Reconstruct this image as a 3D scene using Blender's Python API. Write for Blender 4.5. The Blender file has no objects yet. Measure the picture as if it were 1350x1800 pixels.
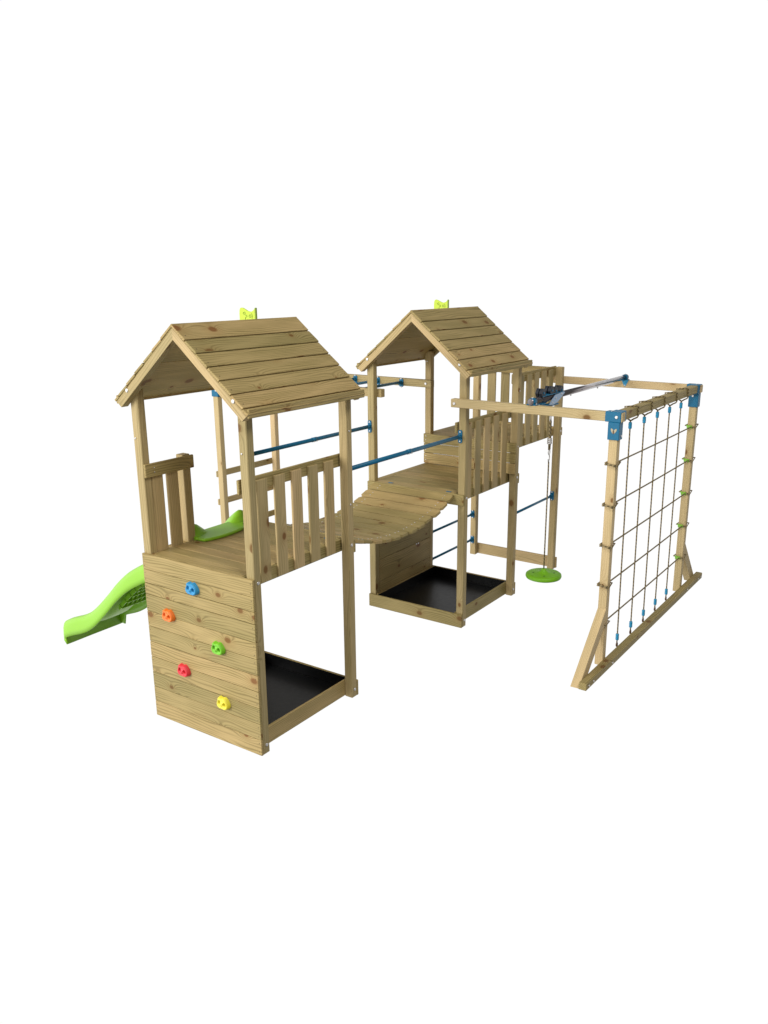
import bpy, bmesh, math, random
from mathutils import Vector, Matrix
random.seed(7)
sc = bpy.context.scene
COL = sc.collection

# ------------------------------------------------------------------ measures (metres)
W, DA, PX, PY, T = 1.2, 1.197, 0.082, 0.0703, 0.0228
YB = 3.039                      # front of the second tower
YE = YB + DA                    # back of the second tower
YU = 5.362                      # back of the lookout platform
DECK, UDECK = 1.437, 1.79

# ------------------------------------------------------------------ materials
def nodes_of(name):
    m = bpy.data.materials.new(name); m.use_nodes = True
    nt = m.node_tree
    b = nt.nodes['Principled BSDF']
    return m, nt, b

def N(nt, t, **kw):
    n = nt.nodes.new(t)
    for k, v in kw.items(): setattr(n, k, v)
    return n

def math_n(nt, op, a, b=None, c=None, clamp=False):
    n = N(nt, 'ShaderNodeMath', operation=op, use_clamp=clamp)
    for i, v in enumerate((a, b, c)):
        if v is None: continue
        if isinstance(v, (int, float)): n.inputs[i].default_value = v
        else: nt.links.new(v, n.inputs[i])
    return n.outputs[0]

def comb(nt, x, y, z=0.0):
    n = N(nt, 'ShaderNodeCombineXYZ')
    for i, v in enumerate((x, y, z)):
        if isinstance(v, (int, float)): n.inputs[i].default_value = v
        else: nt.links.new(v, n.inputs[i])
    return n.outputs[0]

def mix(nt, f, a, b):
    n = N(nt, 'ShaderNodeMix', data_type='RGBA')
    if isinstance(f, (int, float)): n.inputs[0].default_value = f
    else: nt.links.new(f, n.inputs[0])
    for i, v in ((6, a), (7, b)):
        if isinstance(v, tuple): n.inputs[i].default_value = (*v, 1)
        else: nt.links.new(v, n.inputs[i])
    return n.outputs[2]

def wood(name, light, dark, green, knot_keep=0.5, grain_amt=0.75):
    m, nt, b = nodes_of(name)
    uv = N(nt, 'ShaderNodeUVMap'); uv.uv_map = 'UVMap'
    sp = N(nt, 'ShaderNodeSeparateXYZ'); nt.links.new(uv.outputs[0], sp.inputs[0])
    u, v = sp.outputs[0], sp.outputs[1]
    # knots
    vo = N(nt, 'ShaderNodeTexVoronoi', voronoi_dimensions='2D', feature='F1')
    nt.links.new(comb(nt, math_n(nt, 'MULTIPLY', u, 2.5), math_n(nt, 'MULTIPLY', v, 3.6)), vo.inputs['Vector'])
    vo.inputs['Scale'].default_value = 1.0
    d = vo.outputs['Distance']
    cs = N(nt, 'ShaderNodeSeparateColor'); nt.links.new(vo.outputs['Color'], cs.inputs[0])
    keep = math_n(nt, 'LESS_THAN', cs.outputs[0], knot_keep)
    ksz = math_n(nt, 'MULTIPLY_ADD', cs.outputs[1], 0.095, 0.04)          # radius of each knot
    infl = math_n(nt, 'MULTIPLY', math_n(nt, 'EXPONENT', math_n(nt, 'MULTIPLY', d, -11.0)), keep)
    # warped grain
    n1 = N(nt, 'ShaderNodeTexNoise', noise_dimensions='2D'); n1.inputs['Scale'].default_value = 1; n1.inputs['Detail'].default_value = 2
    nt.links.new(comb(nt, math_n(nt, 'MULTIPLY', u, 0.8), math_n(nt, 'MULTIPLY', v, 5.5)), n1.inputs['Vector'])
    ph = math_n(nt, 'MULTIPLY', v, 330.0)
    ph = math_n(nt, 'ADD', ph, math_n(nt, 'MULTIPLY', n1.outputs[0], 36.0))
    ph = math_n(nt, 'ADD', ph, math_n(nt, 'MULTIPLY', infl, 36.0))
    s = math_n(nt, 'SINE', ph)
    s = math_n(nt, 'POWER', math_n(nt, 'MULTIPLY_ADD', s, 0.5, 0.5), 2.6)
    # fine fibres
    n2 = N(nt, 'ShaderNodeTexNoise', noise_dimensions='2D'); n2.inputs['Scale'].default_value = 1; n2.inputs['Detail'].default_value = 4
    nt.links.new(comb(nt, math_n(nt, 'MULTIPLY', u, 4.0), math_n(nt, 'MULTIPLY', v, 260.0)), n2.inputs['Vector'])
    # broad blotches of green treatment
    n3 = N(nt, 'ShaderNodeTexNoise', noise_dimensions='2D'); n3.inputs['Scale'].default_value = 1; n3.inputs['Detail'].default_value = 2
    nt.links.new(comb(nt, math_n(nt, 'MULTIPLY', u, 1.7), math_n(nt, 'MULTIPLY', v, 11.0)), n3.inputs['Vector'])
    amp = math_n(nt, 'MULTIPLY_ADD', n3.outputs[0], 2.2, -0.5, clamp=True)
    g = math_n(nt, 'MULTIPLY', math_n(nt, 'MULTIPLY', s, amp), grain_amt)
    f2 = math_n(nt, 'MULTIPLY_ADD', n2.outputs[0], 1.6, -0.55, clamp=True)
    g = math_n(nt, 'ADD', g, math_n(nt, 'MULTIPLY', f2, 0.42), clamp=True)
    c = mix(nt, g, light, dark)
    gm = math_n(nt, 'MULTIPLY_ADD', n3.outputs[0], 2.2, -0.75, clamp=True)
    c = mix(nt, math_n(nt, 'MULTIPLY', gm, 0.55), c, green)
    # knot colour
    kn = math_n(nt, 'MULTIPLY', math_n(nt, 'SUBTRACT', 1.0, math_n(nt, 'DIVIDE', d, ksz), clamp=True), keep)
    kn = math_n(nt, 'MULTIPLY', kn, 2.2, clamp=True)
    c = mix(nt, math_n(nt, 'MULTIPLY', kn, 0.92), c, (0.13, 0.050, 0.013))
    halo = math_n(nt, 'MULTIPLY', math_n(nt, 'SUBTRACT', 1.0, math_n(nt, 'DIVIDE', d, math_n(nt, 'MULTIPLY', ksz, 2.6)), clamp=True), keep)
    c = mix(nt, math_n(nt, 'MULTIPLY', halo, 0.40), c, (0.25, 0.14, 0.045))
    # each board its own tone
    at = N(nt, 'ShaderNodeAttribute'); at.attribute_name = 'tone'
    hs = N(nt, 'ShaderNodeHueSaturation')
    nt.links.new(c, hs.inputs['Color']); hs.inputs['Saturation'].default_value = 1.05
    nt.links.new(math_n(nt, 'MULTIPLY_ADD', at.outputs['Fac'], 0.36, 0.83), hs.inputs['Value'])
    nt.links.new(math_n(nt, 'MULTIPLY_ADD', at.outputs['Fac'], -0.016, 0.508), hs.inputs['Hue'])
    nt.links.new(hs.outputs[0], b.inputs['Base Color'])
    b.inputs['Roughness'].default_value = 0.62
    b.inputs['Specular IOR Level'].default_value = 0.25
    bp = N(nt, 'ShaderNodeBump'); bp.inputs['Strength'].default_value = 0.25; bp.inputs['Distance'].default_value = 0.002
    nt.links.new(math_n(nt, 'SUBTRACT', 1.0, g), bp.inputs['Height'])
    nt.links.new(bp.outputs[0], b.inputs['Normal'])
    return m

def plain(name, col, rough=0.45, metal=0.0, spec=0.5, var=0.12, scale=25.0):
    m, nt, b = nodes_of(name)
    tc = N(nt, 'ShaderNodeTexCoord')
    n = N(nt, 'ShaderNodeTexNoise'); n.inputs['Scale'].default_value = scale; n.inputs['Detail'].default_value = 3
    nt.links.new(tc.outputs['Object'], n.inputs['Vector'])
    lo = tuple(x * (1 - var) for x in col); hi = tuple(min(1, x * (1 + var)) for x in col)
    nt.links.new(mix(nt, n.outputs[0], lo, hi), b.inputs['Base Color'])
    nt.links.new(math_n(nt, 'MULTIPLY_ADD', n.outputs[0], 0.14, rough - 0.07), b.inputs['Roughness'])
    b.inputs['Metallic'].default_value = metal
    b.inputs['Specular IOR Level'].default_value = spec
    return m

def rope_mat(name, a, bcol):
    m, nt, b = nodes_of(name)
    uv = N(nt, 'ShaderNodeUVMap'); uv.uv_map = 'UVMap'
    sp = N(nt, 'ShaderNodeSeparateXYZ'); nt.links.new(uv.outputs[0], sp.inputs[0])
    ph = math_n(nt, 'ADD', math_n(nt, 'MULTIPLY', sp.outputs[0], 170.0), math_n(nt, 'MULTIPLY', sp.outputs[1], 6.2832))
    s = math_n(nt, 'MULTIPLY_ADD', math_n(nt, 'SINE', ph), 0.5, 0.5)
    nt.links.new(mix(nt, s, a, bcol), b.inputs['Base Color'])
    b.inputs['Roughness'].default_value = 0.85
    return m

M_DECK = wood('treated_pine_boards', (0.42, 0.318, 0.142), (0.135, 0.096, 0.034), (0.30, 0.236, 0.092), 0.8, 0.88)
M_POST = wood('treated_pine_posts', (0.475, 0.362, 0.185), (0.225, 0.162, 0.070), (0.35, 0.28, 0.13), 0.45, 0.8)
M_PINE = wood('pale_pine_frame', (0.58, 0.445, 0.245), (0.33, 0.235, 0.105), (0.46, 0.365, 0.19), 0.45, 0.6)
M_BLUE = plain('blue_powder_coat', (0.005, 0.125, 0.235), 0.45, spec=0.3)
M_SLEEVE = plain('blue_plastic', (0.008, 0.24, 0.43), 0.45)
M_LIME = plain('lime_slide_plastic', (0.245, 0.535, 0.018), 0.42, var=0.04, scale=4)
M_DISC = plain('green_disc_plastic', (0.165, 0.42, 0.012), 0.5, var=.04, spec=.3)
M_FLAG = plain('yellow_green_plastic', (0.46, 0.60, 0.022), 0.5, var=0.05)
M_FLAGD = plain('dark_yellow_green_plastic', (0.20, 0.30, 0.015), 0.5)
M_LINER = plain('black_sheet', (0.0018, 0.0018, 0.002), 0.36, spec=0.3)
M_ROPE = rope_mat('brown_rope', (0.080, 0.058, 0.024), (0.30, 0.225, 0.105))
M_CLEAT = plain('green_cleat_plastic', (0.20, 0.46, 0.03), 0.45)
M_HOOK = plain('rusty_hook_metal', (0.11, 0.055, 0.025), 0.6)
M_STEEL = plain('zinc_bolt', (0.62, 0.60, 0.58), 0.38, 0.85)
M_NAIL = plain('dark_nail', (0.06, 0.04, 0.02), 0.6)
M_TUBE = plain('dark_steel_tube', (0.25, 0.225, 0.23), 0.10, 1.0, var=0.05)
M_RUBBER = plain('black_rubber', (0.008, 0.011, 0.018), 0.5)
M_PLATE = plain('grey_blue_plate', (0.30, 0.42, 0.58), 0.4, 0.3)
M_EMB = plain('pale_emblem', (0.42, 0.37, 0.24), 0.5)
M_HOLD = {
    'blue': plain('blue_hold', (0.018, 0.25, 0.50), 0.5), 'orange': plain('orange_hold', (0.80, 0.17, 0.015), 0.5),
    'green': plain('green_hold', (0.16, 0.50, 0.015), 0.5), 'red': plain('red_hold', (0.70, 0.030, 0.045), 0.5),
    'yellow': plain('yellow_hold', (0.80, 0.70, 0.05), 0.5)}
M_HOLE = plain('hold_bolt_dark', (0.02, 0.02, 0.02), 0.5)

# ------------------------------------------------------------------ mesh building
class MB:
    """Collects shapes, in world metres, into one mesh with per-board UVs and tone."""
    def __init__(s):
        s.v, s.f, s.uv, s.tone, s.mi, s.sm = [], [], [], [], [], []
    def face(s, idx, uvs, mi=0, smooth=False):
        s.f.append(idx); s.uv.append(uvs); s.mi.append(mi); s.sm.append(smooth)
    def board_m(s, M, size, bev=0.004, mi=0, tone=None):
        """chamfered board; local X is the grain direction; M places it"""
        hx, hy, hz = [a / 2 for a in size]
        b = min(bev, hx * .45, hy * .45, hz * .45)
        tone = random.random() if tone is None else tone
        ou, ov = random.uniform(0, 60), random.uniform(0, 60)
        base = len(s.v); ids = {}
        for sx in (-1, 1):
            for sy in (-1, 1):
                for sz in (-1, 1):
                    for a, p in (('x', (sx*hx, sy*(hy-b), sz*(hz-b))), ('y', (sx*(hx-b), sy*hy, sz*(hz-b))), ('z', (sx*(hx-b), sy*(hy-b), sz*hz))):
                        ids[a, sx, sy, sz] = len(s.v); s.v.append((M @ Vector(p), tone, p))
        loc = lambda i: s.v[i][2]
        def put(idx, n):
            uvs = []
            for i in idx:
                p = loc(i)
                if n == 'x': uvs.append((ou + p[1] * .25, ov + 7 + p[2] + p[1]))
                elif n == 'y': uvs.append((ou + p[0], ov + p[2] + hy * 2))
                else: uvs.append((ou + p[0], ov + 1.3 * (hz > 0) + p[1]))
            s.face(idx, uvs, mi)
        for q in (-1, 1):
            put([ids['x', q, a, c] for a, c in ((-1,-1),(1,-1),(1,1),(-1,1))], 'x')
            put([ids['y', a, q, c] for a, c in ((-1,-1),(1,-1),(1,1),(-1,1))], 'y')
            put([ids['z', a, c, q] for a, c in ((-1,-1),(1,-1),(1,1),(-1,1))], 'z')
        for a in (-1, 1):
            for c in (-1, 1):
                put([ids['x',a,c,-1], ids['x',a,c,1], ids['y',a,c,1], ids['y',a,c,-1]], 'y')
                put([ids['x',a,-1,c], ids['x',a,1,c], ids['z',a,1,c], ids['z',a,-1,c]], 'z')
                put([ids['y',-1,a,c], ids['y',1,a,c], ids['z',1,a,c], ids['z',-1,a,c]], 'y')
                for e in (-1, 1): put([ids['x',a,c,e], ids['y',a,c,e], ids['z',a,c,e]], 'x')
        return s
    def board(s, x, y, z, ax=None, **k):
        d = (x[1]-x[0], y[1]-y[0], z[1]-z[0])
        if ax is None: ax = max(range(3), key=lambda i: d[i])
        c = Vector(((x[0]+x[1])/2, (y[0]+y[1])/2, (z[0]+z[1])/2))
        e = [Vector((1,0,0)), Vector((0,1,0)), Vector((0,0,1))]
        o = {0: (0,1,2), 1: (1,2,0), 2: (2,0,1)}[ax]
        R = Matrix((e[o[0]], e[o[1]], e[o[2]])).transposed().to_4x4()
        return s.board_m(Matrix.Translation(c) @ R, (d[o[0]], d[o[1]], d[o[2]]), **k)
    def bar(s, a, b, size, up=(0,0,1), **k):
        """board from point a to point b"""
        a, b = Vector(a), Vector(b); X = (b-a).normalized()
        Y = Vector(up).cross(X).normalized(); Z = X.cross(Y)
        M = Matrix((X, Y, Z)).transposed().to_4x4(); M.translation = (a+b)/2
        return s.board_m(M, ((b-a).length, *size), **k)
    def prism(s, pts, vec, mi=0, tone=None):
        """polygon pts (3-D, planar) extruded along vec"""
        tone = random.random() if tone is None else tone
        ou, ov = random.uniform(0, 60), random.uniform(0, 60)
        n = len(pts); b0 = len(s.v); vec = Vector(vec)
        P = [Vector(p) for p in pts]
        L = (P[1]-P[0]).normalized() if (P[1]-P[0]).length > 0 else Vector((1,0,0))
        Q = vec.normalized().cross(L)
        for p in P: s.v.append((p, tone, None))
        for p in P: s.v.append((p+vec, tone, None))
        fu = lambda p: (ou + p.dot(L), ov + p.dot(Q))
        s.face([b0+i for i in range(n)], [fu(p) for p in P], mi)
        s.face([b0+n+i for i in reversed(range(n))], [fu(p) for p in reversed(P)], mi)
        for i in range(n):
            j = (i+1) % n; ln = (P[j]-P[i]).length; h = vec.length
            s.face([b0+i, b0+j, b0+n+j, b0+n+i], [(ou, ov), (ou+ln, ov), (ou+ln, ov+h), (ou, ov+h)], mi)
        return s
    def tube(s, path, r, seg=10, closed=False, mi=0, caps=True, tone=.5):
        P = [Vector(p) for p in path]; n = len(P); b0 = len(s.v); u = 0; us = []
        prev = None
        for i in range(n):
            if closed: t = (P[(i+1) % n] - P[i-1]).normalized()
            else: t = (P[min(i+1, n-1)] - P[max(i-1, 0)]).normalized()
            if prev is None:
                a = Vector((0,0,1)) if abs(t.z) < .9 else Vector((1,0,0))
                nr = (a - t*a.dot(t)).normalized()
            else: nr = (prev - t*prev.dot(t)).normalized()
            prev = nr; bn = t.cross(nr)
            if i: u += (P[i]-P[i-1]).length
            us.append(u)
            rr = r[i] if isinstance(r, (list, tuple)) else r
            for k in range(seg):
                an = 2*math.pi*k/seg
                s.v.append((P[i] + (nr*math.cos(an) + bn*math.sin(an))*rr, tone, None))
        us.append(u + (P[0]-P[-1]).length)
        for i in range(n if closed else n-1):
            j = (i+1) % n
            for k in range(seg):
                l = (k+1) % seg
                s.face([b0+i*seg+k, b0+i*seg+l, b0+j*seg+l, b0+j*seg+k],
                       [(us[i], k/seg), (us[i], (k+1)/seg), (us[i+1], (k+1)/seg), (us[i+1], k/seg)], mi, True)
        if not closed and caps:
            for i in (0, n-1):
                s.face([b0+i*seg+k for k in range(seg)], [(us[i], 0)]*seg, mi)
        return s
    def disc(s, c, nrm, r, h=.004, seg=10, mi=0):
        c = Vector(c); nrm = Vector(nrm).normalized()
        return s.tube([c - nrm*.003, c + nrm*h*.6, c + nrm*h], [r, r, r*.7], seg, mi=mi)
    def build(s, name, mats, parent=None, smooth_all=False):
        mats = mats if isinstance(mats, (list, tuple)) else [mats]
        root = parent
        while root is not None and root.parent is not None: root = root.parent
        off = Vector(root.location) if root is not None else Vector((0,0,0))
        me = bpy.data.meshes.new(name)
        me.from_pydata([tuple(p[0]-off) for p in s.v], [], s.f)
        uvl = me.uv_layers.new(name='UVMap')
        li = 0
        for pi, f in enumerate(s.f):
            for k in range(len(f)):
                uvl.data[li].uv = s.uv[pi][k]; li += 1
        at = me.attributes.new('tone', 'FLOAT', 'POINT')
        at.data.foreach_set('value', [p[1] for p in s.v])
        for m in mats: me.materials.append(m)
        me.polygons.foreach_set('material_index', s.mi)
        me.polygons.foreach_set('use_smooth', s.sm)
        bm = bmesh.new(); bm.from_mesh(me)
        bmesh.ops.recalc_face_normals(bm, faces=bm.faces); bm.to_mesh(me); bm.free()
        o = bpy.data.objects.new(name, me); COL.objects.link(o)
        if parent is not None: o.parent = parent
        return o

def thing(name, label, cat, loc, group=None):
    o = bpy.data.objects.new(name, None); COL.objects.link(o)
    o.location = loc; o.empty_display_size = .2
    o['label'] = label; o['category'] = cat
    if group: o['group'] = group
    return o

def bolt(parent, c, n, r=.014, name='bolt'):
    m = MB(); m.disc(c, n, r, .006, 12)
    return m.build(name, M_STEEL, parent)

def bracket(parent, c, ax, sgn, w=.046, h=.13, name='bracket'):
    """flat blue plate on a post face; ax = normal axis ('y' or 'x'), sgn = side"""
    m = MB(); c = Vector(c); t = .008
    nv = Vector((0, sgn, 0)) if ax == 'y' else Vector((sgn, 0, 0))
    wv = Vector((1, 0, 0)) if ax == 'y' else Vector((0, 1, 0))
    pts = []
    for k in range(16):
        a = 2*math.pi*k/16
        px = math.copysign(min(abs(math.cos(a))*1.4, 1), math.cos(a)); pz = math.copysign(min(abs(math.sin(a))*1.15, 1), math.sin(a))
        pts.append(c + wv*px*w/2 + Vector((0,0,1))*pz*h/2)
    m.prism(pts, nv*t)
    m.tube([c, c+nv*.05], .021, 12)
    for dz in (-.047, .047): m.disc(c + nv*t + Vector((0,0,dz)), nv, .009, .005, 8, mi=1)
    return m.build(name, [M_BLUE, M_STEEL], parent)

# ------------------------------------------------------------------ tower pieces
def post(parent, x0, y0, z0, z1, bolts=(), px=PX, py=PY, name='post', plugs=()):
    m = MB()
    m.board((x0, x0+px), (y0, y0+py), (z0, z1), ax=2, bev=.006)
    o = m.build(name, M_POST, parent)
    for c, n in bolts: bolt(o, c, n)
    for c, n in plugs: bolt(o, c, n, .008)
    return o

def railing_x(parent, ya, yb, zb, zt, starts, sw=.115):
    """railing along y on the right side: rails inside, slats outside"""
    xo = W - PX
    m = MB()
    m.board((xo-.046, xo-.0215), (ya, yb), (zt-.105, zt), ax=1)
    o = m.build('railing', M_DECK, parent)
    m = MB(); m.board((xo-.046, xo-.0215), (ya, yb), (zb-.017, zb+.088), ax=1); m.build('rail', M_DECK, o)
    for s0 in starts:
        q = MB(); q.board((xo-.021, xo), (s0, s0+sw), (zb-.004, zt-.028), ax=2)
        q.build('slat', M_POST, o)
    return o

SL = (.158, .352, .546, .742, .940)

def roof(parent, y0):
    ya, yb = y0-.07, y0+1.262
    xc, zr = .6, 3.2425
    sl = .838; th = math.atan(sl); L = .70/math.cos(th)
    m = MB()
    edges = [0, .168, .302, .438, .572, .706, .842, .905]
    sc_ = L/.905
    for sd in (-1, 1):
        X = Vector((sd*math.cos(th), 0, -math.sin(th))); Nn = Vector((sd*math.sin(th), 0, math.cos(th)))
        top = Vector((xc, 0, zr))
        for i in range(7):
            a, b = edges[i]*sc_, edges[i+1]*sc_
            a += .003; b -= .003
            # lower edge sits proud of the next board down
            A = top + X*a - Nn*.008; B = top + X*b - Nn*.002
            if i == 0: A = top + X*(.002) - Nn*.006
            D = (B-A).normalized(); Y = Vector((0,1,0)); Z = D.cross(Y)
            if Z.z < 0: Z = -Z; 
            Mx = Matrix((Y, Z.cross(Y), Z)).transposed().to_4x4()
            jit = random.uniform(-.004, .004)
            Mx.translation = (A+B)/2 - Z*.009 + Vector((0, (ya+yb)/2 + jit, 0))
            m.board_m(Mx, (yb-ya, (B-A).length, .018), bev=.003)
            for yy in (ya+.035, yb-.035):
                p = B - D*.035 + Vector((0, yy, 0))
                m.disc(p, Z, .0045, .0015, 6, mi=1)
        for a, b in ((.012, L*.48), (L*.48+.003, L-.006)):      # tongue layer: the flush inner face of the boards
            A = top + X*a - Nn*.0265; B = top + X*b - Nn*.0265
            D = (B-A).normalized(); Y = Vector((0,1,0)); Z = D.cross(Y)
            if Z.z < 0: Z = -Z
            Mx = Matrix((Y, Z.cross(Y), Z)).transposed().to_4x4()
            Mx.translation = (A+B)/2 + Vector((0, (ya+yb)/2, 0))
            m.board_m(Mx, (yb-ya-.012, (B-A).length, .006), bev=.001)
    r = m.build('roof', [M_DECK, M_NAIL], parent)
    # gable rafters under the boards, front and back
    for (a, b) in ((ya+.006, y0-.002), (y0+DA+.002, yb-.006)):
        for sd in (-1, 1):
            q = MB()
            o_ = lambda t, n: Vector((xc + sd*(t*math.cos(th) - n*math.sin(th)), a, zr - t*math.sin(th) - n*math.cos(th)))
            e = L-.012
            pts = [o_(0.03*math.tan(th)*0+.0, .030/ math.cos(th)*1.0)]
            pts = [Vector((xc, a, zr-.030/math.cos(th))), o_(e, .030), o_(e-.01, .088), Vector((xc, a, zr-.090/math.cos(th)))]
            q.prism(pts, (0, b-a, 0))
            f = q.build('rafter', M_POST, r)
            if a < y0:
                bx = .055 if sd < 0 else 1.155
                bolt(f, (bx, a, 2.735), (0, -1, 0), .016)
    for sd in (-1, 1):
        xo = xc + sd*.69
        q = MB(); q.board((min(xo, xo-sd*.022), max(xo, xo-sd*.022)), (ya+.014, yb-.004), (2.625, 2.688), ax=1)
        q.build('fascia_board', M_DECK, r)
    return r

def flag(parent, y0):
    y = y0 + 1.06
    out = [(.158, 3.05), (.157, 3.255), (.160, 3.285), (.168, 3.301), (.180, 3.306), (.200, 3.303), (.225, 3.292), (.250, 3.280), (.275, 3.275),
           (.295, 3.277), (.312, 3.284), (.326, 3.297), (.332, 3.303), (.332, 3.05)]
    m = MB(); m.prism([(x, y, z) for x, z in out], (0, .012, 0))
    m.board((.331, .344), (y-.004, y+.016), (2.95, 3.307), ax=2, mi=1)
    # raised relief on the face
    ring = lambda cx, cz, r: [(cx + r*math.cos(a*.5236), y-.001, cz + r*math.sin(a*.5236)) for a in range(12)]
    m.tube(ring(.214, 3.262, .010), .0022, 6, closed=True, mi=1)
    m.tube(ring(.276, 3.240, .011), .0022, 6, closed=True, mi=1)
    m.tube([(.222, y-.001, 3.247), (.240, y-.001, 3.247), (.244, y-.001, 3.236), (.226, y-.001, 3.230), (.222, y-.001, 3.212)], .0022, 6, mi=1)
    m.tube([(.292, y-.001, 3.262), (.302, y-.001, 3.245), (.298, y-.001, 3.222)], .0022, 6, mi=1)
    m.tube([(.196, y-.001, 3.262), (.202, y-.001, 3.266)], .0022, 6, mi=1)
    return m.build('flag', [M_FLAG, M_FLAGD], parent)

def deck(parent, x0, x1, y0, y1, z, n, name='deck', holes=False):
    m = MB(); p = (y1-y0)/n
    for i in range(n):
        m.board((x0, x1), (y0+i*p+.0017, y0+(i+1)*p-.0017), (z-.024, z), ax=0, bev=.002)
    for i in range(1, n):       # unseen strip added under each seam to keep the gap dark
        m.board((x0+.002, x1-.002), (y0+i*p-.012, y0+i*p+.012), (z-.030, z-.0245), ax=0, bev=.001)
    return m.build(name, M_DECK, parent)

def cladding(parent, axis, at, t, lo, hi, zs, name):
    """horizontal boards; axis 'y': wall in the xz plane with its face at y=at, thickness t behind it"""
    m = MB()
    for i in range(len(zs)-1):
        gap = .0055 if (i in (4, 8) or (len(zs) == 6 and i in (1, 3))) else .0024 if len(zs) > 6 else .0008
        z0, z1 = zs[i] + gap/2, zs[i+1] - gap/2
        if axis == 'y': m.board((lo, hi), (min(at, at+t), max(at, at+t)), (z0, z1), ax=0, bev=.003)
        else: m.board((min(at, at+t), max(at, at+t)), (lo, hi), (z0, z1), ax=1, bev=.003)
        for e in (lo+.018, hi-.022):
            for zz in (z0+.03, z1-.03):
                c = (e, at, zz) if axis == 'y' else (at, e, zz)
                n = (0, -1 if t > 0 else 1, 0) if axis == 'y' else (-1 if t > 0 else 1, 0, 0)
                m.disc(c, n, .0038, .0012, 6, mi=1)
    return m.build(name, [M_DECK, M_NAIL], parent)

ZS = [0, .137, .272, .407, .5415, .677, .812, .945, 1.0915, 1.19, 1.305, DECK]

def sandpit(parent, y0, front):
    """timber edge boards round the bottom and the black sheet inside"""
    b = 'sandpit_board'
    if front:
        m = MB(); m.board((0, W), (y0-T, y0-.0005), (0, .145)); m.build(b, M_DECK, parent)
    m = MB(); m.board((0, W), (y0+DA+.0005, y0+DA+T), (0, .145)); m.build(b, M_DECK, parent)
    for x in (PX, W-PX-.024):
        m = MB(); m.board((x+.0005, x+.0235), (y0+.008, y0+DA-.002), (.004, .152), ax=1); m.build(b, M_DECK, parent)
    m = MB(); x0, x1, ya, yb = PX+.026, W-PX-.026, y0+.003, y0+DA-.003
    m.board((x0, x1), (ya, yb), (.03, .036), bev=.001)
    for x in (x0, x1-.003): m.board((x, x+.003), (ya, yb), (.036, .143), bev=.001)
    for y in (ya, yb-.003): m.board((x0+.0035, x1-.0035), (y, y+.003), (.036, .143), bev=.001)
    m.build('sandpit_liner', M_LINER, parent)

def hold(parent, c, colour):
    n, rg = 40, 14; m = MB()
    cx, cy, cz = c; R = .062
    def rad(a):
        s = .89 + .08*math.cos(2*a) - .085*math.sin(3*a+.15)
        s += .26*math.exp(-((a-2.30)/.24)**2) - .15*math.exp(-((a-1.72)/.32)**2)
        return R*s
    b0 = len(m.v); rows = []
    for i in range(rg+1):
        t = i/rg; row = []
        for k in range(n):
            a = 2*math.pi*k/n
            if t <= .8:
                q = t/.8; r = rad(a)*q*.90; h = .044*(1-.16*q**6) - .008*math.exp(-((q-.55)/.25)**2)
            else:
                q = (t-.8)/.2; r = rad(a)*(.90 + .10*math.sin(q*math.pi/2)); h = .0365*(1-q)
            x, z = r*math.cos(a), r*math.sin(a)
            for hx, hz in ((-.026, .008), (.026, .000)):
                dd = math.hypot(x-hx, z-hz)
                h -= .030*math.exp(-(dd/.0135)**6)
            h -= .010*math.exp(-((x)**2+(z+.022)**2)/.00012)
            m.v.append((Vector((cx+x, cy-max(h, 0), cz+z)), .5, None)); row.append(len(m.v)-1)
        rows.append(row)
    for i in range(rg):
        for k in range(n):
            l = (k+1) % n
            m.face([rows[i][k], rows[i][l], rows[i+1][l], rows[i+1][k]], [(0,0)]*4, 0, True)
    for hx, hz in ((-.026, .008), (.026, .000)):
        m.disc((cx+hx, cy-.0125, cz+hz), (0,-1,0), .0105, .002, 8, mi=1)
    o = m.build('climbing_hold', [M_HOLD[colour], M_HOLE], parent)
    o['label'] = colour + ' climbing hold with two bolt holes'
    return o

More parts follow.
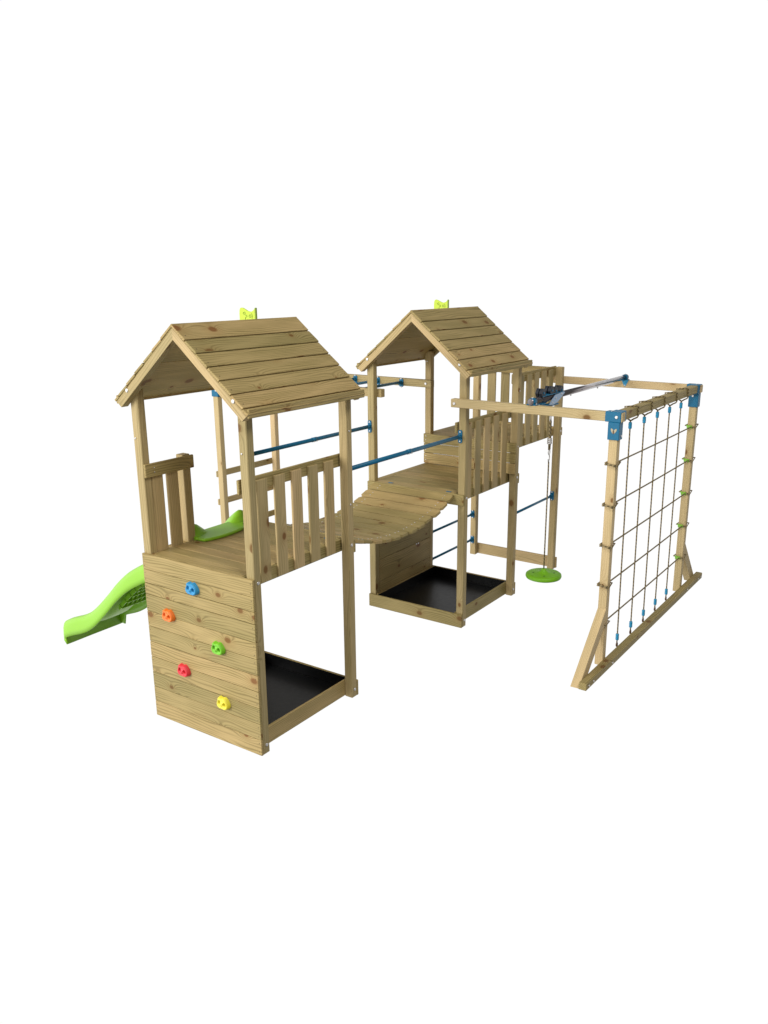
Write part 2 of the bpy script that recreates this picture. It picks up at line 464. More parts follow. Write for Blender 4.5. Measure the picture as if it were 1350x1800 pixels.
def tower(y0, label, first):
    t = thing('play_tower', label, 'play tower', (W/2, y0+DA/2, 0), 'gabled wooden play towers')
    yb = y0+DA-PY
    bo = lambda x, y, n: [((x, y, .075), n), ((x, y, 1.40), n)]
    rx = W
    pl = [((.024, y0, 2.36), (0,-1,0))] if first else []
    post(t, 0, y0, 0, 2.735, plugs=pl)
    post(t, W-PX, y0, 0, 2.735, bolts=bo(W, y0+.036, (1,0,0)), plugs=[((1.145, y0, 2.36), (0,-1,0))] if first else [])
    post(t, 0, yb, 0, 2.735, plugs=[((.03, yb, 2.62), (0,-1,0))])
    post(t, W-PX, yb, 0, 2.735, bolts=bo(W, yb+.036, (1,0,0)), plugs=[((W, yb+.03, 1.75), (1,0,0)), ((W, yb+.03, 2.36), (1,0,0))])
    roof(t, y0); flag(t, y0)
    # floor, with rim boards under its front and back edge
    y_start = y0+.0015
    deck(t, PX+.001, W-PX-.0465, y_start, y0+DA-.001, DECK-.001, 10)
    m = MB()
    # short deck strips filling between the posts at the sides
    for xa, xb_ in ((0.001, PX-.0015),):
        m.board((xa, xb_), (y0+PY+.002, yb-.002), (DECK-.026, DECK-.002), ax=1)
    m.build('deck_edge', M_DECK, t)
    m = MB(); m.board((0, W), (y0+DA+.0005, y0+DA+T), (1.325, DECK)); m.build('rim_board', M_DECK, t)
    if not first:
        m = MB(); m.board((0, W), (y0-T, y0-.0005), (1.325, DECK)); m.build('rim_board', M_DECK, t)
    for xx in (.3, .6, .9):
        m = MB(); m.board((xx-.02, xx+.02), (y0+.004, y0+DA-.004), (1.33, DECK-.032), ax=1); m.build('joist', M_DECK, t)
    railing_x(t, y0+.0, y0+DA, 1.347, 2.161, [y0+s for s in SL])
    sandpit(t, y0, not first)
    if first:
        w = cladding(t, 'y', -T, T-.0006, 0, W, ZS, 'climbing_wall')
        for c, col in (((.576, -T, 1.252), 'blue'), ((.277, -T, .965), 'orange'), ((.816, -T, .815), 'green'), ((.406, -T, .522), 'red'), ((.834, -T, .355), 'yellow')):
            hold(w, c, col)
        # short left-hand railing beside the slide
        m = MB()
        m.board((PX+.0005, PX+.024), (y0, .497), (2.054, 2.160), ax=1)
        r = m.build('railing', M_DECK, t)
        for a, b in ((.0712, .187), (.226, .342)):
            q = MB(); q.board((PX-.0215, PX-.0005), (a, b), (1.348, 2.135), ax=2); q.build('slat', M_POST, r)
        q = MB(); q.board((PX-.078, PX-.0005), (.398, .479), (1.348, 2.168), ax=2, bev=.005); q.build('newel', M_POST, r)
        for zz in (2.09, 2.125): bolt(r, (PX+.024, .085, zz), (1,0,0), .005, 'screw')
    else:
        w = cladding(t, 'x', PX-.0005, -.022, y0+PY+.001, yb-.001, [0, .27, .53, .815, 1.09, 1.408], 'side_wall')
        for yy in (3.86, 3.90): bolt(w, (PX, yy, .52), (1,0,0), .011)
    return t

tA = tower(0, 'gabled play tower with five coloured climbing holds on its front wall, beside the green slide', True)
tB = tower(YB, 'gabled play tower without holds, between the sagging bridge and the raised lookout platform', False)

# ------------------------------------------------------------------ lookout platform behind the second tower
lo = thing('lookout_platform', 'small roofless lookout platform with slatted railings raised behind the second tower', 'platform', (W/2, (YE+YU)/2, 0))
yf = YU-PY
p1 = post(lo, 0, yf, 0, 2.515)
p2 = post(lo, W-PX, yf, 0, 2.522, bolts=[((W, yf+.04, 1.76), (1,0,0))], plugs=[((W, yf+.03, 2.28), (1,0,0)), ((W-.03, YU+.001, .09), (1,0,0))])
deck(lo, .001, W-PX-.0465, YE-PY-.012, yf-.0015, UDECK-.002, 9)
m = MB()
zs = [1.442, 1.563, 1.677, UDECK]
for i in range(3):
    m.board((-.004 if i == 2 else 0, W), (YE-PY-T, YE-PY-.0008), (zs[i]+(.004 if i else 0), zs[i+1]-.0015), ax=0, bev=.003)
for i in range(3):
    for e in (.03,): m.disc((e, YE-PY-T, zs[i]+.04), (0,-1,0), .006, .003, 6, mi=1); m.disc((e, YE-PY-T, zs[i]+.085), (0,-1,0), .006, .003, 6, mi=1)
m.build('step_wall', [M_DECK, M_STEEL], lo)
m = MB(); m.board((0, W), (YU+.0005, YU+T), (1.70, UDECK+.008)); m.build('rim_board', M_DECK, lo)
m = MB(); m.board((-.012, W+.012), (YU+.0005, YU+T+.004), (.005, .145)); m.build('ground_board', M_POST, lo)
m = MB(); m.board((-.03, -.0015), (4.93, YU-.03), (1.69, 1.806), ax=1); m.build('side_board', M_DECK, lo)
railing_x(lo, YE+.002, YU, 1.703, 2.526, [YE+.118+.192*k for k in range(5)], .117)
m = MB()
m.board((PX+.001, W-PX-.001), (yf+.012, yf+.036), (2.415, 2.516), ax=0)
r = m.build('railing', M_DECK, lo)
m = MB(); m.board((PX+.001, W-PX-.001), (yf+.012, yf+.036), (1.70, 1.80), ax=0); m.build('rail', M_DECK, r)
for k in range(5):
    q = MB(); s0 = .185+.188*k; q.board((s0, s0+.115), (yf+.0365, yf+.0585), (1.70, 2.49), ax=2); q.build('slat', M_POST, r)
for z in (.555, .206):
    m = MB(); m.tube([(.036, YE, z), (.036, yf, z)], .0145, 12)
    b = m.build('climbing_bar', M_BLUE, lo)
    bracket(b, (.036, yf, z), 'y', -1, .05, .10); bracket(b, (.036, YE, z), 'y', 1, .05, .10)
m = MB(); m.tube([(1.146, YE, .955), (1.146, yf, .955)], .0145, 12)
b = m.build('climbing_bar', M_BLUE, lo)
bracket(b, (1.146, yf, .955), 'y', -1, .05, .115); bracket(b, (1.146, YE, .955), 'y', 1, .05, .115)

# ------------------------------------------------------------------ sagging bridge
br = thing('rope_bridge', 'sagging plank bridge with blue tube handrails hung between the two towers', 'bridge', (W/2, (DA+YB)/2, 1.2))
ym, hl, n = (DA+YB)/2, (YB-DA)/2, 13
zsag = lambda y: 1.243 + .200*((y-ym)/hl)**2
ys = [DA+.0 + (YB-DA)*k/n for k in range(n+1)]
def under(x):
    return [(x, DA + (YB-DA)*k/26, zsag(DA+(YB-DA)*k/26)-.034) for k in range(27)]
for i in range(n):
    g0, g1 = (.009 if i in (11, 12) else .0055), (.009 if i in (10, 11) else .0055)
    a, b = ys[i]+g0, ys[i+1]-g1
    if i == 0: a += .002
    if i == n-1: b -= T
    A = Vector((.6, a, zsag(a))); B = Vector((.6, b, zsag(b)))
    D = (B-A).normalized(); X = Vector((1,0,0)); Z = X.cross(D)
    Mx = Matrix((X, D, Z)).transposed().to_4x4(); j = random.uniform(-.013, .013)
    Mx.translation = (A+B)/2 - Z*.013 + X*j
    q = MB(); hw, hlen, ch = .502, (B-A).length/2, .020
    c0 = (A+B)/2 + X*j
    q.prism([c0 + X*px_ + D*py_ for px_, py_ in ((-hw+ch, -hlen), (hw-ch, -hlen), (hw, -hlen+ch), (hw, hlen-ch), (hw-ch, hlen), (-hw+ch, hlen), (-hw, hlen-ch), (-hw, -hlen+ch))], Z*-.026)
    for x in (.195, 1.0):
        for f in (.3, .7):
            q.disc(A.lerp(B, f) + Vector((x-.6, 0, 0)), Z, .0065, .0025, 8, mi=1)
    q.build('plank', [M_DECK, M_STEEL], br)
for x in (.195, 1.0):
    q = MB(); q.tube(under(x), .009, 8); q.build('support_rope', M_ROPE, br)
for x in (.268, .99):
    for y, s in ((DA-.10, 1), (YB+.035, -1)):
        q = MB(); q.board((x-.028, x+.028), (y-.006, y+.014), (DECK-.001, DECK+.004), bev=.002); q.build('hinge_strap', M_BLUE, br)
for x in (.030, 1.139):
    q = MB(); q.tube([(x, DA, 2.028), (x, YB, 2.028)], .0195, 16)
    q.tube([(x, ym-.035, 2.028), (x, ym+.035, 2.028)], .0225, 16)
    h = q.build('handrail', M_BLUE, br)
    bracket(h, (x, DA, 2.028), 'y', 1); bracket(h, (x, YB, 2.028), 'y', -1)
    for dy in (-.022, .022): bolt(h, (x+.017, ym+dy, 2.015), (1, -.3, -.3), .007, 'screw')

# ------------------------------------------------------------------ monkey bars on the far left
mk = thing('monkey_bars', 'overhead monkey bars with blue rungs and a wooden ladder end, left of the second tower', 'monkey bars', (-1.2, (YB+YE)/2, 0))
y_n, y_f = YB+PY, YE-PY
BZ0, BZ1 = 2.331, 2.416
for (a, b, s) in ((y_n+.0008, y_n+.072, 1), (y_f-.072, y_f-.0008, -1)):
    m = MB(); m.board((-2.40, .128), (a, b), (BZ0, BZ1), ax=0, bev=.005)
    o = m.build('beam', M_POST, mk)
    bolt(o, (.055, a if s < 0 else b, 2.375), (0, -1 if s < 0 else 1, 0), .016)
for k in range(6):
    x = -.278 - .335*k
    ya_, yb_ = y_n+.072, y_f-.072
    m = MB(); m.tube([(x, ya_, 2.372), (x, yb_, 2.372)], .0165, 12)
    o = m.build('rung', M_BLUE, mk)
    bracket(o, (x, ya_, 2.365), 'y', 1, .055, .095); bracket(o, (x, yb_, 2.365), 'y', -1, .055, .095)
for y in (y_n, y_f-.072):
    m = MB(); m.board((-2.372, -2.290), (y, y+.072), (0, BZ0-.001), ax=2, bev=.005)
    o = m.build('ladder_post', M_PINE, mk)
    m = MB()
    m.board((-2.385, -2.277), (y-.008, y+.080), (2.166, BZ0-.002), bev=.004)
    m.board((-2.41, -2.26), (y-.007, y+.079), (BZ0-.001, BZ1+.006), bev=.004)
    m.disc((-2.277, y+.03, 2.24), (1, 0, 0), .012, .005, 10, mi=1); m.disc((-2.31, y-.008, 2.24), (0, -1, 0), .012, .005, 10, mi=1)
    m.build('corner_bracket', [M_BLUE, M_STEEL], mk)
for z in (.130, .485, .842, 1.200, 1.56, 1.92):
    if z > 1.3: continue
    m = MB(); m.board((-2.402, -2.3725), (y_n-.004, y_f+.012), (z-.037, z+.037), ax=1)
    m.build('ladder_rung', M_POST, mk)

# ------------------------------------------------------------------ slide
sl = thing('slide', 'bright lime green plastic wave slide on the left side of the front tower', 'slide', (-.95, .79, 0))
TOP = [(.12, 1.563), (.06, 1.562), (0, 1.543), (-.1, 1.465), (-.2, 1.365), (-.3, 1.28), (-.4, 1.205), (-.5, 1.145), (-.65, 1.075), (-.869, .953), (-1.051, .811), (-1.179, .690), (-1.323, .560), (-1.442, .463),
       (-1.54, .402), (-1.635, .358), (-1.76, .312), (-1.84, .280), (-1.93, .236)]
def ztop(x):
    for i in range(len(TOP)-1):
        (x0, z0), (x1, z1) = TOP[i], TOP[i+1]
        if x1 <= x <= x0:
            t = (x-x0)/(x1-x0)
            m0 = (z1-TOP[i-1][1])/(x1-TOP[i-1][0]) if i else (z1-z0)/(x1-x0)
            m1 = (TOP[i+2][1]-z0)/(TOP[i+2][0]-x0) if i+2 < len(TOP) else (z1-z0)/(x1-x0)
            h = x1-x0
            return (2*t**3-3*t**2+1)*z0 + (t**3-2*t**2+t)*h*m0 + (-2*t**3+3*t**2)*z1 + (t**3-t**2)*h*m1
    return TOP[-1][1]
SEC = [(0, -.055), (.002, .0), (.008, .06), (.020, .098), (.040, .116), (.062, .120), (.082, .114), (.105, .096), (.135, .070), (.170, .040), (.205, .016), (.235, .003), (.27, 0),
       (.335, 0), (.40, 0), (.435, .003), (.465, .016), (.50, .040), (.535, .070), (.565, .096), (.588, .114), (.608, .120), (.63, .116), (.65, .098), (.662, .06), (.668, .0), (.67, -.055)]
Y0S = .460
xs = [.10 - 2.03*k/84 for k in range(85)]
m = MB(); rows = []
for x in xs:
    zt = ztop(x); row = []
    fade = min(1, max(0, (.10-x)/.09)); fade = fade*fade*(3-2*fade)
    flare = min(1, max(0, (-1.78-x)/.15))
    for (dy, dz) in SEC:
        d2 = dz
        wall = dz > .004
        if dz > 0: d2 = dz*(.12 + .88*fade)
        if dz < 0: d2 = dz*(.3+.7*fade) if x > 0 else dz
        if dz < 0 and dy > .5 and x < -1.83: d2 = min(d2, -(zt-.12) + .012)
        y = Y0S + dy
        m.v.append((Vector((x, y, zt-.12+d2)), .5, None)); row.append(len(m.v)-1)
    rows.append(row)
# nose dropping to the ground
xe = xs[-1]; row = []
for (dy, dz), vi in zip(SEC, rows[-1]):
    z = m.v[vi][0].z
    m.v.append((Vector((xe+.034, Y0S+dy, .004)), .5, None)); row.append(len(m.v)-1)
mid = []
for (dy, dz), vi in zip(SEC, rows[-1]):
    p = m.v[vi][0]
    m.v.append((Vector((xe-.004, p.y, max(.006, p.z-.018))), .5, None)); mid.append(len(m.v)-1)
rows += [mid, row]
for i in range(len(rows)-1):
    for k in range(len(SEC)-1):
        m.face([rows[i][k], rows[i][k+1], rows[i+1][k+1], rows[i+1][k]], [(0,0)]*4, 0, True)
o = m.build('slide_chute', M_LIME, sl)
md = o.modifiers.new('Solid', 'SOLIDIFY'); md.thickness = .010; md.offset = 0
# entrance lip resting on the deck
m = MB()
lip = [(-.02, .462), (.09, .456), (.165, .452), (.205, .462), (.225, .505), (.243, .60), (.247, .68), (.240, .78), (.222, .89), (.19, .945), (.13, .99), (.08, 1.06), (.04, 1.125), (-.02, 1.128)]
m.prism([(x, y, 1.438) for x, y in lip], (0, 0, .026))
o = m.build('entrance_lip', M_LIME, sl)
md = o.modifiers.new('Bevel', 'BEVEL'); md.width = .010; md.segments = 3
# moulded lattice under the chute
m = MB()
for k in range(7):
    y = Y0S + .17 + .33*k/6
    pts = [(-.22 - 1.02*j/40) for j in range(41)]
    for a, b in zip(pts[:-1], pts[1:]):
        za, zb = ztop(a)-.12-.006, ztop(b)-.12-.006
        b0 = len(m.v); w = .005
        for (x, z) in ((a, za), (b, zb)):
            for dy, dz in ((-w, 0), (w, 0), (w, -.055), (-w, -.055)): m.v.append((Vector((x, y+dy, z+dz)), .5, None))
        for q in ((0,1,5,4), (1,2,6,5), (2,3,7,6), (3,0,4,7)): m.face([b0+i for i in q], [(0,0)]*4)
for k in range(13):
    x = -.24 - .98*k/12; z = ztop(x)-.126
    s_ = (ztop(x+.01)-ztop(x-.01))/.02; nn = Vector((s_, 0, -1)).normalized()
    m.bar(Vector((x, Y0S+.165, z))+nn*.026, Vector((x, Y0S+.505, z))+nn*.026, (.010, .052), up=-nn, bev=.001)
m.build('underside_ribs', M_LIME, sl)

# ------------------------------------------------------------------ net frame on the right
fr = thing('swing_frame', 'wooden frame with blue corner brackets holding the rope net and the trolley tube', 'frame', (2.0, (YB+YU)/2, 0))
Z0, Z1 = 2.3225, 2.404
XE, XP = 2.807, 2.695
yn0, yn1 = YB-.0776, YB-.0008
yf0, yf1 = YU+.0008, YU+.078
for (a, b, x0) in ((yn0, yn1, 1.068), (yf0, yf1, 1.04)):
    m = MB(); m.board((x0, XE), (a, b), (Z0, Z1), ax=0, bev=.005); o = m.build('beam', M_PINE, fr)
    if a < YU: bolt(o, (1.108, a, 2.36), (0,-1,0), .016)
m = MB(); m.board((2.700, 2.785), (yn1+.002, yf0-.002), (Z0, Z1+.002), ax=1, bev=.006)
m.build('cross_beam', M_DECK, fr)
def corner(y0, y1, sgn):
    """bracket: sleeve on the post, box round the beam, short box on the cross beam"""
    q = MB(); e = .007
    q.board((XP-.012, XP+.094), (y0-e, y1+e), (2.163, Z0-.002), ax=2, bev=.004)
    q.board((2.652, 2.797), (y0-e-.001, y1+e+.001), (Z0-.0015, Z1+.007), ax=0, bev=.004)
    a, b = (y1+e+.0015, y1+.062) if sgn > 0 else (y0-.052, y0-e-.0015)
    q.board((2.693, 2.792), (a, b), (Z0-.006, Z1+.008), ax=1, bev=.004)
    return q
for (y0, y1, s) in ((yn0, yn1, 1), (yf0, yf1, -1)):
    m = MB(); m.board((XP, XP+.0815), (y0+.002, y0+.0735), (0, Z0-.001), ax=2, bev=.005); m.build('post', M_PINE, fr)
    o = corner(y0, y1, s).build('corner_bracket', M_BLUE, fr)
    yy = y0-.0075
    if s > 0:
        bolt(o, (2.757, yy-.001, 2.366), (0,-1,0), .015)
        q = MB()   # pale emblem moulded on the sleeve: two leaves
        for dx, a in ((-.010, .5), (.012, -.6)):
            pts = []
            for k in range(14):
                t = 2*math.pi*k/14; u_, v_ = .026*math.cos(t), .011*math.sin(t)*(1 if True else 0)
                ca, sa = math.cos(a+1.57), math.sin(a+1.57)
                pts.append((2.738+dx + u_*ca - v_*sa, yy, 2.243 + u_*sa + v_*ca))
            q.prism(pts, (0, -.002, 0), mi=0)
        q.prism([(2.738+.007*math.cos(t*.785), yy-.002, 2.235+.018*math.sin(t*.785)) for t in range(8)], (0, -.0012, 0), mi=1)
        q.build('emblem', [M_EMB, M_HOOK], o)
        bolt(o, (XP+.0945, y0+.055, 2.195), (1,0,0), .012)
        bolt(o, (2.70, y0+.03, Z1+.007), (0,0,1), .010)
    else:
        bolt(o, (2.742, y0-.052, 2.366), (0,-1,0), .013)
        bolt(o, (2.728, yy, 2.285), (0,-1,0), .013)
        bolt(o, (2.75, y0+.03, Z1+.007), (0,0,1), .010)
m = MB(); m.board((2.778, 2.8535), (2.385, 6.018), (0, .0686), ax=1, bev=.005)
bb = m.build('base_beam', M_DECK, fr)
for y in (2.446, 2.553, 3.021, 5.42, 5.86, 5.96): bolt(bb, (2.8535, y, .032), (1,0,0), .011)
for s in (1, -1):
    yi = yn0+.0015 if s > 0 else yf0+.074
    f = lambda y, z: Vector((XP+.001, yi + s*y, z))
    if s > 0: pts = [f(-.565, 0), f(-.0, .575), f(-.0, .418), f(-.415, 0)]
    else: pts = [f(-.535, 0), f(-.0, .575), f(-.0, .418), f(-.385, 0)]
    m = MB(); m.prism(pts, (.080, 0, 0)); o = m.build('brace', M_PINE, fr)
    if s > 0: bolt(o, (2.74, yi-.052, .49), (0, -.7, .7), .013)
# trolley tube over the two long beams
XT, ZT = 1.93, 2.437
m = MB(); m.tube([(XT, yn0-.012, ZT), (XT, yf1+.004, ZT)], .0285, 20)
tb = m.build('trolley_tube', M_TUBE, fr)
for y0, y1 in ((yn0-.004, yn0+.066), (yf0+.006, yf1-.004)):
    m = MB(); m.tube([(XT, y0, ZT), (XT, y1, ZT)], .0335, 20)
    m.board((XT-.048, XT+.048), (y0+.006, y1-.006), (Z1+.001, Z1+.012), bev=.002)
    m.disc((XT, (y0+y1)/2, ZT+.033), (0,0,1), .010, .007, 8, mi=1)
    m.disc((XT+.04, (y0+y1)/2, Z1+.012), (0,0,1), .010, .007, 8, mi=1)
    m.build('tube_collar', [M_BLUE, M_STEEL], tb)
m = MB(); m.prism([(1.905, YU-.004, 2.413), (1.992, YU-.004, 2.413), (1.958, YU-.004, 2.340), (1.942, YU-.004, 2.340)], (0, .0042, 0))
m.disc((1.95, YU-.004, 2.352), (0,-1,0), .007, .004, 8, mi=1)
m.build('end_plate', [M_SLEEVE, M_STEEL], tb)
for y in (3.87, 4.58):
    m = MB(); m.tube([(XT, y, ZT-.026), (XT, y, ZT-.042)], .007, 8); m.build('stop_bolt', M_STEEL, tb)

# ------------------------------------------------------------------ trolley and disc swing
tr = thing('trolley', 'dark blue and black trolley with grey side plate riding on the overhead tube', 'trolley', (XT, 3.41, ZT))
for dx, mt in ((.047, M_PLATE), (-.047, M_BLUE)):
    m = MB(); x = XT+dx-.003
    m.prism([(x, 3.262, 2.378), (x, 3.36, 2.371), (x, 3.455, 2.388), (x, 3.612, 2.462), (x, 3.585, 2.472), (x, 3.39, 2.460), (x, 3.33, 2.43)], (.006, 0, 0))
    for y, z in ((3.40, 2.43), (3.53, 2.455), (3.33, 2.395)): m.disc((x+(.006 if dx > 0 else 0), y, z), (1 if dx > 0 else -1, 0, 0), .009, .005, 8, mi=1)
    m.build('side_plate', [mt, M_STEEL], tr)
for y, z in ((3.16, 2.498), (3.35, 2.502), (3.44, 2.489), (3.57, 2.487)):
    for dx in (-.019, .019):
        m = MB(); r = .041
        m.prism([(XT+dx-.014, y + r*(1 + .16*(k % 2))*math.cos(k*math.pi/5), z + r*(1+.16*(k % 2))*math.sin(k*math.pi/5)) for k in range(10)], (.028, 0, 0))
        m.disc((XT+dx+(.014 if dx > 0 else -.014), y, z), (1 if dx > 0 else -1, 0, 0), .012, .006, 8, mi=1)
        m.build('roller', [M_RUBBER, M_BLUE], tr)
m = MB(); m.board((XT-.040, XT+.040), (3.14, 3.60), (2.466, 2.474), ax=1, bev=.002); m.board((XT-.042, XT+.042), (3.10, 3.20), (2.395, 2.405), bev=.002); m.build('carriage', M_BLUE, tr)
m = MB(); m.board((XT-.038, XT+.038), (3.27, 3.50), (2.355, 2.372), ax=1, bev=.003); m.build('carriage', M_BLUE, tr)
m = MB(); m.board((XT-.006, XT+.006), (3.395, 3.425), (2.225, 2.356), ax=2, bev=.002); m.tube([(XT, 3.41+.016*math.cos(a*.5236), 2.212+.02*math.sin(a*.5236)) for a in range(12)], .005, 6, closed=True)
m.build('hanger', M_STEEL, tr)

ds = thing('disc_swing', 'round green plastic disc seat hanging on a brown rope below the trolley', 'swing', (XT, 3.41, .62))
m = MB()
prof = [(.0, .590), (.10, .588), (.155, .590), (.176, .598), (.183, .614), (.180, .632), (.170, .640), (.14, .643), (.075, .646), (.045, .656), (.028, .672), (.018, .690), (.0, .692)]
ns = 48; rows = []
for r_, z_ in prof:
    row = []
    for k in range(ns):
        a = 2*math.pi*k/ns; m.v.append((Vector((XT + r_*math.cos(a), 3.41 + r_*math.sin(a), z_)), .5, None)); row.append(len(m.v)-1)
    rows.append(row)
for i in range(len(rows)-1):
    for k in range(ns):
        l = (k+1) % ns; m.face([rows[i][k], rows[i][l], rows[i+1][l], rows[i+1][k]], [(0,0)]*4, 0, True)
for a in (.5, 2.1, 3.6, 5.2):
    m.disc((XT+.105*math.cos(a), 3.41+.105*math.sin(a), .644), (0,0,1), .011, .0022, 10, mi=1)
m.build('seat', [M_DISC, plain('drain_hole_green', (.03, .09, .004), .6)], ds)
m = MB(); m.tube([(XT, 3.41, .685), (XT, 3.41, 1.0), (XT, 3.412, 1.5), (XT, 3.41, 1.80)], .0075, 8); m.build('rope', M_ROPE, ds)
m = MB()
m.tube([(XT, 3.41-.010, 1.92), (XT+.002, 3.41-.016, 2.05), (XT, 3.41-.006, 2.205), (XT, 3.41+.012, 2.205), (XT, 3.41+.018, 2.05), (XT, 3.41+.012, 1.92)], .0085, 8, closed=True)
m.build('rope_loop', M_ROPE, ds)
m = MB()
for z in (1.985, 2.005, 2.025): m.tube([(XT, 3.41, z-.008), (XT, 3.41, z+.008)], .024, 10)
m.tube([(XT, 3.41+.018*math.cos(a*.5236), 1.895+.026*math.sin(a*.5236)) for a in range(12)], .0055, 6, closed=True)
m.tube([(XT, 3.41, 1.875), (XT, 3.425, 1.85), (XT, 3.42, 1.815), (XT, 3.40, 1.805), (XT, 3.395, 1.825)], .0055, 6)
m.build('hook', M_STEEL, ds)

# ------------------------------------------------------------------ cargo net in the frame
net = thing('cargo_net', 'brown rope climbing net with blue sleeves and green cleats filling the right-hand frame', 'climbing net', (2.745, (yn1+yf0)/2, 0))
XN = 2.742
for k in range(5):
    yt, yb_ = 3.360+.3835*k, 3.392+.3815*k
    m = MB()
    P = lambda z: (XN + (2.27-z)/2.2*.012, yt + (yb_-yt)*(2.27-z)/2.2, z)
    zz = [2.285 - j*(2.285-.05)/24 for j in range(25)]
    m.tube([P(z) for z in zz], .0072, 8)
    o = m.build('vertical_rope', M_ROPE, net)
    m = MB(); y = yt
    m.tube([(XN, y, 2.282), (2.715, y-.022, 2.305), (2.693, y-.028, 2.335), (2.693, y-.030, 2.412), (2.74, y+.004, 2.414), (2.792, y+.050, 2.413), (2.793, y+.052, 2.325), (2.787, y+.046, 2.310), (2.765, y+.020, 2.298), (XN, y, 2.280)], .0072, 8)
    m.build('hanging_loop', M_ROPE, o)
    for z0, z1 in ((2.207, 2.269), (.106, .176)):
        m = MB(); st = []
        rr = []
        for j in range(9):
            z = z0 + (z1-z0)*j/8; st.append(P(z)); rr.append(.0155 if j in (2, 4, 6) else (.011 if j in (0, 8) else .0175))
        m.tube(st, rr, 12); m.build('sleeve', M_SLEEVE, o)
    m = MB(); p = P(.05)
    m.board((p[0]-.004, 2.778), (p[1]-.004, p[1]+.004), (.040, .050), bev=.001)
    m.tube([(p[0], p[1]+.016*math.cos(a*.5236), .058+.018*math.sin(a*.5236)) for a in range(12)], .0065, 6, closed=True)
    m.build('hook', M_HOOK, o)
for z in (1.945, 1.567, 1.186, .803, .421):
    m = MB()
    pts = [(XN, yn0+.070 + (yf0-yn0-.070)*j/20, z + .004*math.sin(j/20*math.pi)*-1) for j in range(21)]
    m.tube(pts, .0072, 8)
    o = m.build('horizontal_rope', M_ROPE, net)
    a0, a1, b0, b1 = XP-.008, XP+.0895, yn0-.007, yn0+.0815
    m = MB()
    for dz in ((.020, -.008), (.004, .010)) if z > .5 else ((.004, .010),):
        m.tube([(a0-.006, b0-.004, z-.010+dz[0]), (a1+.006, b0-.004, z-.012+dz[1]), (a1+.004, b1, z+.012), (a0, b1, z+.014)], .0072, 8, closed=True)
    m.build('post_loop', M_ROPE, o)
    b0, b1 = yf0-.005, yf0+.0815
    m = MB(); m.tube([(a0-.012, b0-.004, z+.012), (a1+.010, b0-.004, z-.002), (a1+.006, b1, z+.022), (a0, b1, z+.02)], .0072, 8, closed=True)
    m.build('post_loop', M_ROPE, o)
    m = MB(); m.board((2.695, 2.752), (b0-.020, b0+.004), (z-.020, z+.016), bev=.008); m.board((2.685, 2.700), (b0-.012, b0+.002), (z+.006, z+.020), bev=.004)
    m.build('cleat', M_CLEAT, o)

# ------------------------------------------------------------------ camera
cp = dict(x=5.4074, y=-4.2935, z=3.5404, yaw=0.5921, pitch=-0.2865, roll=-0.0027, f=1516.3885, ppx=712.0848, ppy=934.6133)
cam = bpy.data.cameras.new('camera'); co = bpy.data.objects.new('camera', cam); COL.objects.link(co)
yw, pt, rl = cp['yaw'], cp['pitch'], cp['roll']
fwd = Vector((-math.sin(yw)*math.cos(pt), math.cos(yw)*math.cos(pt), math.sin(pt)))
rt = Vector((math.cos(yw), math.sin(yw), 0)); up = rt.cross(fwd)
R_ = rt*math.cos(rl) + up*math.sin(rl); U_ = up*math.cos(rl) - rt*math.sin(rl)
Mx = Matrix((R_, U_, -fwd)).transposed().to_4x4(); Mx.translation = (cp['x'], cp['y'], cp['z'])
co.matrix_world = Mx
cam.sensor_fit = 'HORIZONTAL'; cam.sensor_width = 36; cam.lens = cp['f']*36/1350
cam.shift_x = (675-cp['ppx'])/1350; cam.shift_y = (cp['ppy']-900)/1350
cam.clip_start = .05; cam.clip_end = 200
sc.camera = co

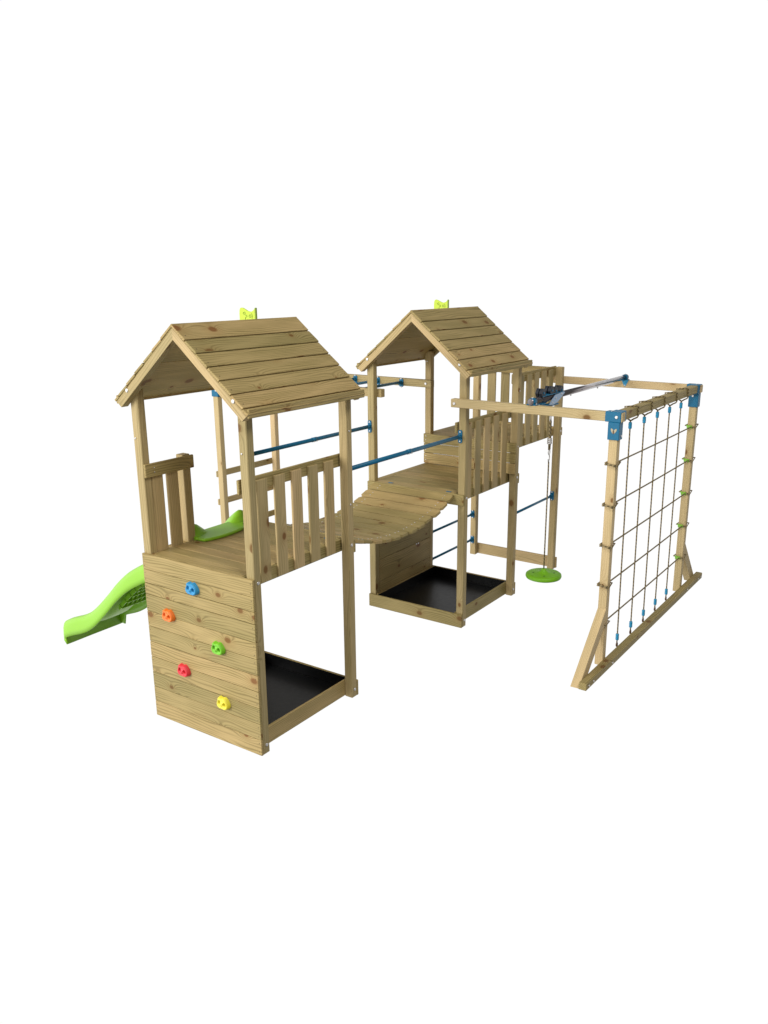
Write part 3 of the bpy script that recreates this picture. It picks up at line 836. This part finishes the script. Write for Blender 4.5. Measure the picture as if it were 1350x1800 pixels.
# ------------------------------------------------------------------ light: white world in view, dimmed elsewhere, an added fill glow, soft lamps
BACK, FILL = .21, 1.25
w = bpy.data.worlds.new('World'); sc.world = w; w.use_nodes = True
nt = w.node_tree; bg = nt.nodes['Background']
tc = N(nt, 'ShaderNodeTexCoord'); sp = N(nt, 'ShaderNodeSeparateXYZ'); nt.links.new(tc.outputs['Generated'], sp.inputs[0])
# white in view; unseen directions dimmed behind, overhead and below to deepen the shade
def smooth(x, a, b):
    n = N(nt, 'ShaderNodeMapRange', interpolation_type='SMOOTHSTEP')
    nt.links.new(x, n.inputs[0]); n.inputs[1].default_value = a; n.inputs[2].default_value = b
    n.inputs[3].default_value = 0; n.inputs[4].default_value = 1
    return n.outputs[0]
fx = math_n(nt, 'ADD', math_n(nt, 'MULTIPLY', sp.outputs[0], -.558), math_n(nt, 'MULTIPLY', sp.outputs[1], .830))
front = smooth(fx, .02, .38)
zz = math_n(nt, 'MULTIPLY', smooth(sp.outputs[2], .46, .31), smooth(sp.outputs[2], -.93, -.83))
fy = math_n(nt, 'ADD', math_n(nt, 'MULTIPLY', sp.outputs[0], -.62), math_n(nt, 'MULTIPLY', sp.outputs[1], -.785))
near = math_n(nt, 'MULTIPLY', smooth(fy, .30, .85), FILL)  # unseen glow added to the world at front-left, brightening front faces
val = math_n(nt, 'ADD', math_n(nt, 'MULTIPLY_ADD', math_n(nt, 'MULTIPLY', front, zz), 1.02-BACK, BACK), near)
nt.links.new(comb(nt, val, val, val), bg.inputs[0]); bg.inputs[1].default_value = 1.0
def area(name, loc, target, size, power, col=(1, .99, .975)):
    l = bpy.data.lights.new(name, 'AREA'); l.shape = 'DISK'; l.size = size; l.energy = power; l.color = col
    o = bpy.data.objects.new(name, l); COL.objects.link(o); o.location = loc
    o.rotation_euler = (Vector(target)-Vector(loc)).to_track_quat('-Z', 'Y').to_euler()
    return o
area('right_light', (8.0, -2.5, 11.5), (1.0, 2.6, 1.2), 4.0, 840)
area('key_light', (-4.2, -11.5, 5.6), (1.0, 2.0, 1.2), 6.0, 1350)

sc.view_settings.view_transform = 'Standard'; sc.view_settings.look = 'None'
sc.view_settings.exposure = 0; sc.view_settings.gamma = 1
try: sc.view_settings.use_curve_mapping = False
except Exception: pass
sc.cycles.max_bounces = 8; sc.cycles.diffuse_bounces = 4
